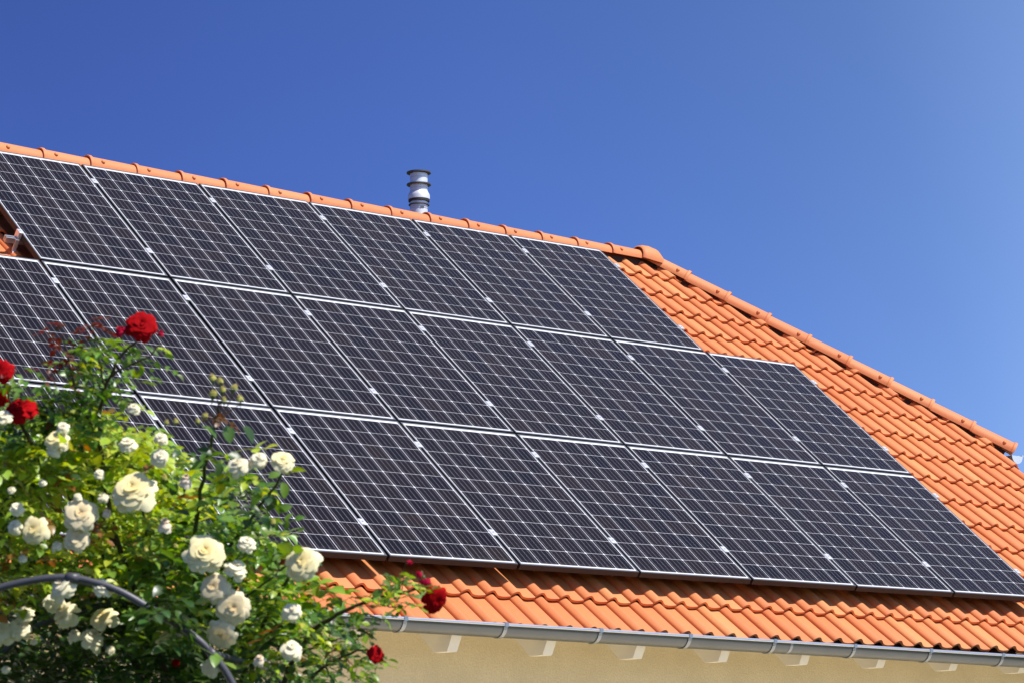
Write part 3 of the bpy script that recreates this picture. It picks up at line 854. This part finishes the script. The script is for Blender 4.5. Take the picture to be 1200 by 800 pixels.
half = [(108, 5), (86, 5), (66, 5), (48, 4), (32, 3), (18, 3), (9, 2)]
W_HALF = [rose_mesh('rose_flower', half, .038, .85, CR1, (.92, .86, .66), (.88, .74, .44), M_PETAL, 30+k, .09, .40, .15) for k in range(4)]
bud = [(100, 4), (70, 4), (42, 3), (18, 3)]
W_BUD = [rose_mesh('rose_bud', bud, .016, 1.35, (.93, .80, .62), (.92, .74, .52), (.85, .55, .34), M_PETAL, 50+k, .05, .12, .2) for k in range(2)]
P_FULL = [rose_mesh('rose_flower', full, .044, .62, (.92, .84, .60), (.90, .74, .42), (.84, .48, .14), M_PETAL, 60+k, .13, .55) for k in range(2)]
full_r = [(116, 7), (100, 8), (84, 8), (69, 8), (55, 7), (42, 6), (30, 5), (19, 4), (9, 3)]
R_FULL = [rose_mesh('rose_flower', full_r, .040, .60, (.48, .003, .006), (.40, .002, .005), (.22, .0, .002), M_RED, 80+k, .15, .5) for k in range(3)]
R_BUD = [rose_mesh('rose_bud', bud, .014, 1.35, (.50, .01, .05), (.45, .006, .03), (.3, 0, .01), M_RED, 90, .05, .12, .2)]
def sepal_mesh():
    f = Foliage(); g = Foliage()
    m = MB(); prof = [(.0018, -.03), (.002, -.012), (.0055, -.008), (.0065, -.002), (.005, .004)]
    m.lathe(prof, 10); m.c = [(.10, .17, .03)]*len(m.v)
    for k in range(5):
        a = 2*PI*k/5; d = Vector((math.cos(a), math.sin(a), .7)); n = Vector((-math.cos(a)*.7, -math.sin(a)*.7, 1))
        f.leaflet(Vector((math.cos(a)*.004, math.sin(a)*.004, 0)), d, n, .022, .008, (.10, .17, .03), .2, -.2)
    o = len(m.v); m.v += f.v; m.c += f.c; m.f += [tuple(i+o for i in q) for q in f.f]
    me = bpy.data.meshes.new('sepals'); me.from_pydata([tuple(v) for v in m.v], [], m.f); me.materials.append(M_LEAF)
    ca = me.color_attributes.new('tint', 'FLOAT_COLOR', 'POINT')
    for i, c in enumerate(m.c): ca.data[i].color = (*c, 1)
    me.polygons.foreach_set('use_smooth', [True]*len(me.polygons)); return me
SEP = sepal_mesh()
def flower(plant, name, me, x, y, D, diam_px, face=None, sep=True):
    """diam_px: its size in the photo; face: where it looks, (right, up, toward viewer)"""
    if face is None: face = (ru(-.6, .5), ru(.5, 1.1), ru(.45, .9))
    ax = (RIGHT*face[0] - DOWN*(face[1]+.3) - FWD*face[2]).normalized()
    w_ = 2*sorted(math.hypot(v.co.x, v.co.y) for v in me.vertices)[int(len(me.vertices)*.97)]
    sc = (diam_px*.95*D/F)/w_
    t = Vector((0, 0, 1)).rotation_difference(ax).to_matrix().to_4x4() @ Matrix.Rotation(ru(0, 6.28), 4, 'Z')
    t = Matrix.Translation(at(x, y, D)) @ t @ Matrix.Scale(sc, 4) @ Matrix.Identity(4)
    o = bpy.data.objects.new(name, me); COL.objects.link(o); o.parent = plant
    o.matrix_parent_inverse = Matrix.Translation(-Vector(plant.location)); o.matrix_basis = t
    if sep:
        s2 = bpy.data.objects.new('sepals', SEP); COL.objects.link(s2); s2.parent = o
        s2.matrix_basis = Matrix.Translation((0, 0, -.018 if name == 'rose_flower' else -.010)) @ Matrix.Scale(1.0 if name == 'rose_flower' else .55, 4)
    return o
def stem(plant, pts, r0, r1, col=(.05, .075, .02), name='cane', wob=.006):
    P = [at(*p) if len(p) == 3 and p[2] > 3 and abs(p[0]) > 20 or len(p) == 3 and p[2] > 3 else Vector(p) for p in pts]
    out = []
    for i in range(len(P)-1):
        p0 = P[max(i-1, 0)]; p1 = P[i]; p2 = P[i+1]; p3 = P[min(i+2, len(P)-1)]
        for k in range(5):
            t = k/5; out.append(.5*((2*p1)+(p2-p0)*t+(2*p0-5*p1+4*p2-p3)*t*t+(3*p1-p0-3*p2+p3)*t**3) + Vector((ru(-1, 1), ru(-1, 1), ru(-1, 1)))*wob*.4)
    out.append(P[-1]); n = len(out)
    m = MB(); m.tube(out, [r0+(r1-r0)*i/(n-1) for i in range(n)], 7, col=col)
    return m.build(name, M_CANE, plant, smooth=True, cols=True)

# white climbing rose
root_w = at(230, 1350, 6.0); root_w.z = 0
white = empty('climbing_rose', root_w); tag(white, 'bushy climbing rose full of cream white blooms over the metal arch', 'rose bush')
WH = [  # x, y, apparent diameter, kind, facing
    (157, 577, 50, 'F', (-.1, .5, .9)), (95, 603, 38, 'P1', (.1, .2, 1)), (41, 621, 31, 'F', (-.2, .1, 1)), (18, 618, 17, 'H', (-.3, .3, .8)), (90, 631, 29, 'P1', (.1, .1, 1)), (67, 641, 13, 'H', None),
    (240, 648, 44, 'F', (.15, .3, 1)), (289, 639, 21, 'H', (.2, .7, .6)), (355, 660, 38, 'F', (-.3, .3, 1)), (252, 688, 34, 'P1', (-.3, .1, 1)), (273, 711, 40, 'P2', (.1, -.2, 1)), (260, 742, 34, 'P1', (-.2, -.5, .9)),
    (342, 718, 22, 'H', (.1, .5, .8)), (341, 763, 24, 'H', (.1, .5, .8)), (80, 722, 31, 'H', (-.8, .6, .6)), (121, 725, 31, 'F', (-.3, .7, .7)), (107, 751, 27, 'H', (.6, .8, .5)), (88, 746, 16, 'H', None), (64, 707, 24, 'H', (0, .7, .7)),
    (76, 690, 30, 'H', (-.4, .4, .6)), (30, 722, 21, 'H', (-.5, .7, .6)), (22, 738, 27, 'H', (.2, .4, .7)), (4, 743, 30, 'H', (-.3, .4, .8)), (66, 517, 27, 'F', (-.1, .5, .8)), (63, 529, 17, 'H', None), (74, 502, 14, 'H', None), (5, 491, 18, 'H', None),
    (157, 480, 14, 'H', (.2, .8, .5)), (150, 523, 20, 'H', (0, .8, .5)), (188, 515, 16, 'H', (.3, .6, .6)), (187, 536, 20, 'H', (.2, .2, .9)), (281, 548, 24, 'H', (-.3, .6, .7)), (303, 540, 19, 'H', (.1, .5, .8)), (331, 540, 27, 'F', (.3, .5, .7)),
    (193, 620, 18, 'PB', (.1, .9, .4)), (217, 568, 17, 'PB', (.2, .9, .3)), (190, 744, 22, 'F', None), (116, 556, 12, 'H', None), (91, 583, 10, 'H', None), (121, 584, 13, 'H', None), (20, 597, 16, 'H', None), (27, 655, 10, 'H', None),
    (275, 669, 26, 'H', (.4, .8, .5)), (247, 782, 22, 'P1', (-.3, -.1, .8)), (7, 785, 10, 'H', None), (125, 603, 11, 'PB', None), (50, 566, 9, 'H', None), (14, 575, 9, 'H', None), (130, 762, 11, 'H', None), (40, 752, 8, 'H', None),
    (303, 776, 14, 'PB', None), (210, 700, 10, 'PB', None), (120, 690, 22, 'H', None)]
BLOOMS = [(at(x, y, 5.44 if not (y > 690 and x < 240) else 5.74), x, y, d_) for x, y, d_, k_, f_ in WH if d_ > 12]
fo = Foliage()
TOP = [(-30, 508), (20, 512), (52, 500), (80, 486), (110, 480), (135, 486), (165, 505), (196, 520), (214, 545), (226, 580), (215, 625), (165, 660), (150, 706), (78, 696), (0, 706), (-30, 710)]
fill(fo, TOP, 5.5, 7.0, 1700, ['lime', 'lime', 'lime', 'mid', 'dark'], .022, .036, -.08, 6)
MIDP = [(150, 640), (212, 600), (240, 570), (262, 552), (300, 548), (325, 566), (322, 600), (335, 640), (362, 676), (380, 700), (362, 738), (330, 752), (318, 800), (318, 835), (286, 835), (262, 770), (236, 742), (190, 708), (140, 686), (120, 676)]
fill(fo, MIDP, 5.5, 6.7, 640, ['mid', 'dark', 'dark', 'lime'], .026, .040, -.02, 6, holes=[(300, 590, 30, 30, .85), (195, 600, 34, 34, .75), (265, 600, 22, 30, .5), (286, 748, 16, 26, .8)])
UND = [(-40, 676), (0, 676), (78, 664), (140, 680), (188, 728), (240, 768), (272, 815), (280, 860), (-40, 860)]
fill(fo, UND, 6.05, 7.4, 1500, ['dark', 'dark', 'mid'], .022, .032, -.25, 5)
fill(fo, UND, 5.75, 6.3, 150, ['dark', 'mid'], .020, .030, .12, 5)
LOWR = [(262, 775), (300, 735), (345, 705), (384, 712), (402, 745), (395, 790), (385, 835), (280, 835)]
fill(fo, LOWR, 5.6, 6.5, 110, ['mid', 'dark', 'lime'], .020, .030, -.05, 8)
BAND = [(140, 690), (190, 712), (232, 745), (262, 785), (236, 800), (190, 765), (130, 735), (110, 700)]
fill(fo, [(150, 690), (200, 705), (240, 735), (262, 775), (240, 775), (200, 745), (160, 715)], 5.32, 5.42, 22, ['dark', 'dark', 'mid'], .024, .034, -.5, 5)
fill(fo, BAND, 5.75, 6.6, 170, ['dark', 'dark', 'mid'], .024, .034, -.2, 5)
# the parts of the plant outside the photo
fill(fo, [(-330, 560), (-200, 500), (-30, 508), (-30, 700), (-150, 760), (-190, 900), (-300, 900)], 5.5, 6.9, 620, ['lime', 'mid', 'mid'], .024, .034, -.1, 6)
fill(fo, [(-30, 840), (330, 835), (350, 1000), (340, 1200), (230, 1200), (200, 980), (-30, 900)], 5.7, 6.9, 420, ['mid', 'dark'], .026, .036, -.05, 5)
# sprays standing out of the mass
for x, y in ((262, 448), (282, 452)): pass
for (x, y, a, L) in ((247, 505, 2.2, .040), (268, 508, -1.2, .038), (292, 508, -.9, .042), (240, 528, 2.6, .034), (276, 535, -.3, .036), (232, 545, 3.4, .034), (256, 550, -1.5, .030),
                     (333, 574, -1.3, .036), (318, 590, -1.8, .036), (322, 556, .4, .028), (300, 585, -2.6, .032), (214, 600, 2.8, .034), (204, 573, 1.2, .028), (334, 595, .5, .03), (312, 612, -1.0, .034),
                     (236, 590, .3, .032), (176, 565, .8, .032), (300, 540, .8, .026), (272, 560, 1.4, .03)):
    big_leaf(fo, x, y, 5.5+ru(-.05, .1), L, 'mid' if rr.random() < .6 else 'dark', a)
tuft(fo, 300, 620, 26, 16, 5.6, 8, ['mid'], .022, .028)
tuft(fo, 255, 530, 26, 22, 5.6, 10, ['mid', 'lime'], .024, .032)
tuft(fo, 300, 575, 26, 18, 5.6, 9, ['mid', 'lime', 'dark'], .024, .034)
tuft(fo, 258, 486, 12, 10, 5.5, 4, ['bronze'], .012, .017)
tuft(fo, 335, 700, 30, 16, 5.6, 12, ['mid', 'lime'], .020, .026)
tuft(fo, 312, 692, 26, 14, 5.65, 10, ['mid', 'dark'], .022, .028)
fo_o = mesh('foliage', fo.v, fo.f, M_LEAF, white, True, cols=fo.c)
for pts, r0, r1 in (([tuple(root_w), at(235, 1000, 6.0), at(200, 850, 6.1), at(150, 760, 6.2), at(120, 640, 6.1), at(95, 520, 5.9)], .011, .004),
                    ([tuple(root_w), at(260, 1020, 5.9), at(262, 860, 5.9), at(235, 740, 5.8), at(228, 640, 5.7), at(238, 560, 5.6), at(252, 500, 5.52), at(258, 470, 5.5)], .010, .0022),
                    ([tuple(root_w), at(270, 1050, 5.9), at(285, 880, 5.8), at(300, 760, 5.75), at(330, 690, 5.65), at(352, 665, 5.6)], .009, .003),
                    ([at(262, 860, 5.9), at(290, 780, 5.8), at(330, 745, 5.75), at(372, 770, 5.8), at(392, 800, 5.8)], .006, .002),
                    ([at(235, 740, 5.8), at(265, 650, 5.7), at(300, 600, 5.6), at(328, 560, 5.55), at(331, 545, 5.5)], .005, .002),
                    ([at(200, 850, 6.1), at(80, 800, 6.3), at(-20, 730, 6.3), at(-120, 640, 6.2), at(-200, 600, 6.1)], .009, .003),
                    ([at(120, 760, 6.3), at(60, 700, 6.1), at(30, 600, 6.0), at(20, 540, 5.9)], .006, .002),
                    ([at(150, 850, 6.5), at(170, 780, 6.4), at(175, 720, 6.3), at(200, 650, 6.1)], .006, .003),
                    ([at(215, 870, 6.4), at(205, 790, 6.4), at(188, 740, 6.4)], .005, .002),
                    ([at(150, 760, 6.2), at(172, 640, 5.9), at(160, 575, 5.6)], .005, .002),
                    ([at(236, 690, 5.7), at(262, 708, 5.62), at(300, 690, 5.6), at(345, 655, 5.55)], .004, .002)):
    stem(white, [tuple(p) for p in pts], r0, r1)
for x, y, dpx, kd, fc in WH:
    under = y > 690 and x < 240
    D = 5.44 if not under else 5.74
    if kd == 'F': flower(white, 'rose_flower', rr.choice(W_FULL), x, y, D, dpx*1.06, fc)
    elif kd == 'H': flower(white, 'rose_flower', rr.choice(W_HALF), x, y, D, dpx*1.08, fc)
    elif kd == 'P1': flower(white, 'rose_flower', rr.choice([P_FULL[0], W_FULL[1]]) if dpx > 36 else P_FULL[0], x, y, D, dpx*1.05, fc)
    elif kd == 'P2': flower(white, 'rose_flower', P_FULL[1], x, y, D, dpx*1.05, fc)
    else: flower(white, 'rose_bud', rr.choice(W_BUD), x, y, D, dpx*1.0, fc)
G_BUD = [rose_mesh('rose_bud', bud, .011, 1.2, (.42, .44, .08), (.5, .42, .1), (.62, .34, .12), M_PETAL, 97, .03, .08, .2)]
for x, y, dpx in ((249, 444, 12), (258, 447, 10), (261, 457, 10), (274, 455, 11), (250, 462, 13), (281, 468, 11), (263, 469, 9), (240, 488, 10), (232, 494, 8), (206, 494, 8), (195, 495, 7), (192, 560, 10), (320, 612, 9), (171, 645, 8), (206, 640, 8)):
    flower(white, 'rose_bud', G_BUD[0], x, y, 5.5, dpx*.85, (ru(-.4, .6), .9, .2))
for x, y in ((249, 446), (258, 449), (274, 457), (281, 470), (240, 490)):
    stem(white, [tuple(at(257, 492, 5.5)), tuple(at((x+257)/2+2, (y+490)/2, 5.5)), tuple(at(x, y+4, 5.5))], .0014, .0011, (.12, .05, .02), 'bud_stalk', .001)

# red rose growing through it
root_r = at(330, 1330, 6.25); root_r.z = 0
red = empty('red_rose_bush', root_r); tag(red, 'slender rose bush with deep red double blooms on long sprays', 'rose bush')
fr = Foliage()
SPR = [(62, 470), (78, 440), (88, 405), (105, 388), (128, 392), (150, 402), (182, 398), (205, 408), (198, 425), (178, 430), (160, 450), (146, 470), (120, 486), (84, 498)]
fill(fr, SPR, 5.5, 5.85, 105, ['mid', 'mid', 'dark', 'lime'], .018, .026, -.3, 8)
fill(fr, [(22, 436), (45, 432), (60, 446), (70, 470), (60, 500), (30, 500), (10, 480), (8, 450)], 5.5, 5.9, 36, ['mid', 'dark'], .018, .026, -.4, 8)
fill(fr, [(-20, 480), (30, 476), (60, 500), (110, 494), (100, 520), (20, 530), (-20, 520)], 5.6, 6.1, 70, ['mid', 'dark', 'dark'], .018, .026, -.4, 8)
for x, y in ((76, 388), (72, 402), (80, 414), (64, 388), (108, 372), (113, 380), (60, 424), (84, 428), (18, 432), (115, 385), (70, 440)): tuft(fr, x, y, 8, 8, 5.53, 3, ['red', 'red', 'red'], .013, .018, .03)
BR = [(372, 705), (402, 690), (440, 692), (452, 672), (492, 672), (500, 690), (482, 708), (462, 722), (446, 742), (420, 735), (390, 742), (368, 735)]
fill(fr, BR, 5.5, 5.9, 60, ['mid', 'dark', 'lime', 'dark'], .015, .022, -.3, 9)
BR2 = [(330, 745), (372, 735), (410, 738), (438, 745), (452, 765), (440, 792), (425, 810), (380, 820), (345, 800), (330, 775)]
fill(fr, BR2, 5.5, 6.0, 80, ['mid', 'dark', 'lime'], .016, .024, -.2, 9)
tuft(fr, 470, 682, 22, 9, 5.5, 7, ['lime', 'mid'], .018, .024)
tuft(fr, 488, 694, 8, 8, 5.5, 2, ['lime'], .018, .022)
fill(fr, [(300, 840), (430, 815), (440, 900), (400, 1100), (300, 1100)], 5.8, 6.6, 150, ['mid', 'dark'], .024, .032, -.1, 5)
mesh('foliage', fr.v, fr.f, M_LEAF, red, True, cols=fr.c)
for pts, r0, r1 in (([tuple(root_r), at(290, 1000, 6.2), at(200, 800, 6.1), at(140, 640, 5.9), at(118, 520, 5.75), at(122, 460, 5.65), at(140, 420, 5.58), at(164, 396, 5.52)], .009, .0022),
                    ([at(118, 520, 5.75), at(90, 460, 5.65), at(80, 420, 5.6), at(74, 392, 5.56)], .004, .0014),
                    ([at(122, 460, 5.65), at(116, 420, 5.6), at(108, 378, 5.56)], .003, .0013),
                    ([at(130, 440, 5.6), at(150, 428, 5.58), at(176, 416, 5.55), at(190, 402, 5.55)], .003, .0013),
                    ([at(140, 640, 5.9), at(60, 560, 5.75), at(30, 505, 5.6), at(24, 490, 5.55)], .005, .002),
                    ([at(60, 560, 5.75), at(20, 490, 5.65), at(4, 445, 5.6)], .004, .002),
                    ([tuple(root_r), at(340, 1000, 6.1), at(325, 850, 5.9), at(345, 770, 5.75), at(385, 725, 5.65), at(440, 700, 5.58), at(488, 690, 5.55), at(500, 684, 5.52)], .009, .0018),
                    ([at(325, 850, 5.9), at(370, 790, 5.75), at(410, 765, 5.65), at(440, 760, 5.6)], .005, .0016),
                    ([at(345, 770, 5.75), at(372, 755, 5.7), at(400, 748, 5.65)], .003, .0015),
                    ([at(470, 692, 5.56), at(472, 678, 5.55), at(474, 662, 5.54), at(479, 657, 5.54)], .0012, .0009),
                    ([at(488, 690, 5.55), at(497, 672, 5.54), at(499, 684, 5.53)], .0012, .001)):
    stem(red, [tuple(p) for p in pts], r0, r1, (.07, .05, .025))
for x, y, dpx, me, fc, D in ((166, 382, 34, R_FULL[0], (.15, .25, 1), 5.5), (1, 436, 30, R_FULL[1], (-.5, .2, .8), 5.52), (25, 481, 38, R_FULL[2], (-.1, .75, .55), 5.5), (-2, 466, 22, R_FULL[0], (-.3, -.6, .7), 5.6),
                          (510, 702, 30, R_FULL[1], (.45, -.55, .7), 5.5), (440, 766, 20, R_FULL[2], (.5, .1, .8), 5.5), (206, 776, 9, R_FULL[0], (0, .3, 1), 5.9)):
    flower(red, 'rose_flower', me, x, y, D, dpx*1.06, fc)
for x, y, dpx, fc in ((141, 392, 12, (-.2, .8, .5)), (498, 681, 15, (.2, -.9, .3)), (479, 659, 7, (.6, -.2, .5)), (188, 393, 8, (.3, .8, .3)), (146, 388, 8, (-.5, .7, .4)), (492, 674, 8, (-.4, .5, .4))):
    flower(red, 'rose_bud', R_BUD[0], x, y, 5.5, dpx*1.0, fc)
#ROSES-END
# ---------------------------------------------------------------- camera, light, sky
cam = bpy.data.cameras.new('camera'); co = bpy.data.objects.new('camera', cam); COL.objects.link(co)
cam.sensor_width = 36; cam.lens = F/1200*36; cam.clip_start = .1; cam.clip_end = 3000
Mc = Matrix((RIGHT, -DOWN, -FWD)).transposed().to_4x4(); Mc.translation = CAM; co.matrix_world = Mc
cam.dof.use_dof = True; cam.dof.focus_distance = 18.0; cam.dof.aperture_fstop = 14
scene.camera = co
SUN = (RoofSun := (ROOF.to_3x3() @ Vector((.22, .12, 1)))).normalized()
sl = bpy.data.lights.new('sun', 'SUN'); sl.energy = 5.0; sl.angle = R_(.53); sl.color = (1, .955, .88)
so = bpy.data.objects.new('sun', sl); COL.objects.link(so); so.rotation_euler = SUN.to_track_quat('Z', 'Y').to_euler(); so.location = (0, -5, 30)
w = bpy.data.worlds.new('World'); scene.world = w; w.use_nodes = True; nt = w.node_tree
bg = nt.nodes['Background']; sky = nt.nodes.new('ShaderNodeTexSky'); sky.sky_type = 'NISHITA'; sky.sun_disc = False
sky.sun_elevation = math.asin(SUN.z); sky.sun_rotation = math.atan2(SUN.x, SUN.y)
sky.air_density = 1.0; sky.dust_density = 0; sky.ozone_density = 6; sky.altitude = 2000
tc = nt.nodes.new('ShaderNodeTexCoord'); dt = nt.nodes.new('ShaderNodeVectorMath'); dt.operation = 'DOT_PRODUCT'
dt.inputs[1].default_value = (.70, -.65, .27)          # axis of a hand-set sky gain, from darker to paler
nt.links.new(tc.outputs['Generated'], dt.inputs[0])
mr = nt.nodes.new('ShaderNodeMapRange'); mr.inputs['From Min'].default_value = -.16; mr.inputs['From Max'].default_value = .24
nt.links.new(dt.outputs['Value'], mr.inputs['Value'])
cr = nt.nodes.new('ShaderNodeValToRGB'); cr.color_ramp.interpolation = 'B_SPLINE'
stops = [(0, (.315, .35, .66)), (.38, (.475, .53, .89)), (.76, (.62, .68, .885)), (1, (1.50, 1.33, 1.38))]
while len(cr.color_ramp.elements) < 4: cr.color_ramp.elements.new(.5)
for e, (ps, cc) in zip(cr.color_ramp.elements, stops): e.position = ps; e.color = (cc[0]/2, cc[1]/2, cc[2]/2, 1)
nt.links.new(mr.outputs[0], cr.inputs[0])
ml_ = nt.nodes.new('ShaderNodeMix'); ml_.data_type = 'RGBA'; ml_.blend_type = 'MULTIPLY'; ml_.inputs[0].default_value = 1
nt.links.new(sky.outputs[0], ml_.inputs[6]); nt.links.new(cr.outputs[0], ml_.inputs[7])
vs_ = nt.nodes.new('ShaderNodeVectorMath'); vs_.operation = 'SCALE'; vs_.inputs['Scale'].default_value = 2.0
nt.links.new(ml_.outputs[2], vs_.inputs[0]); nt.links.new(vs_.outputs[0], bg.inputs[0]); bg.inputs[1].default_value = .12
scene.view_settings.view_transform = 'Standard'; scene.view_settings.look = 'None'; scene.view_settings.gamma = 1
scene.view_settings.exposure = 0.27
scene.render.engine = 'CYCLES'
scene.cycles.max_bounces = 8; scene.cycles.transparent_max_bounces = 8
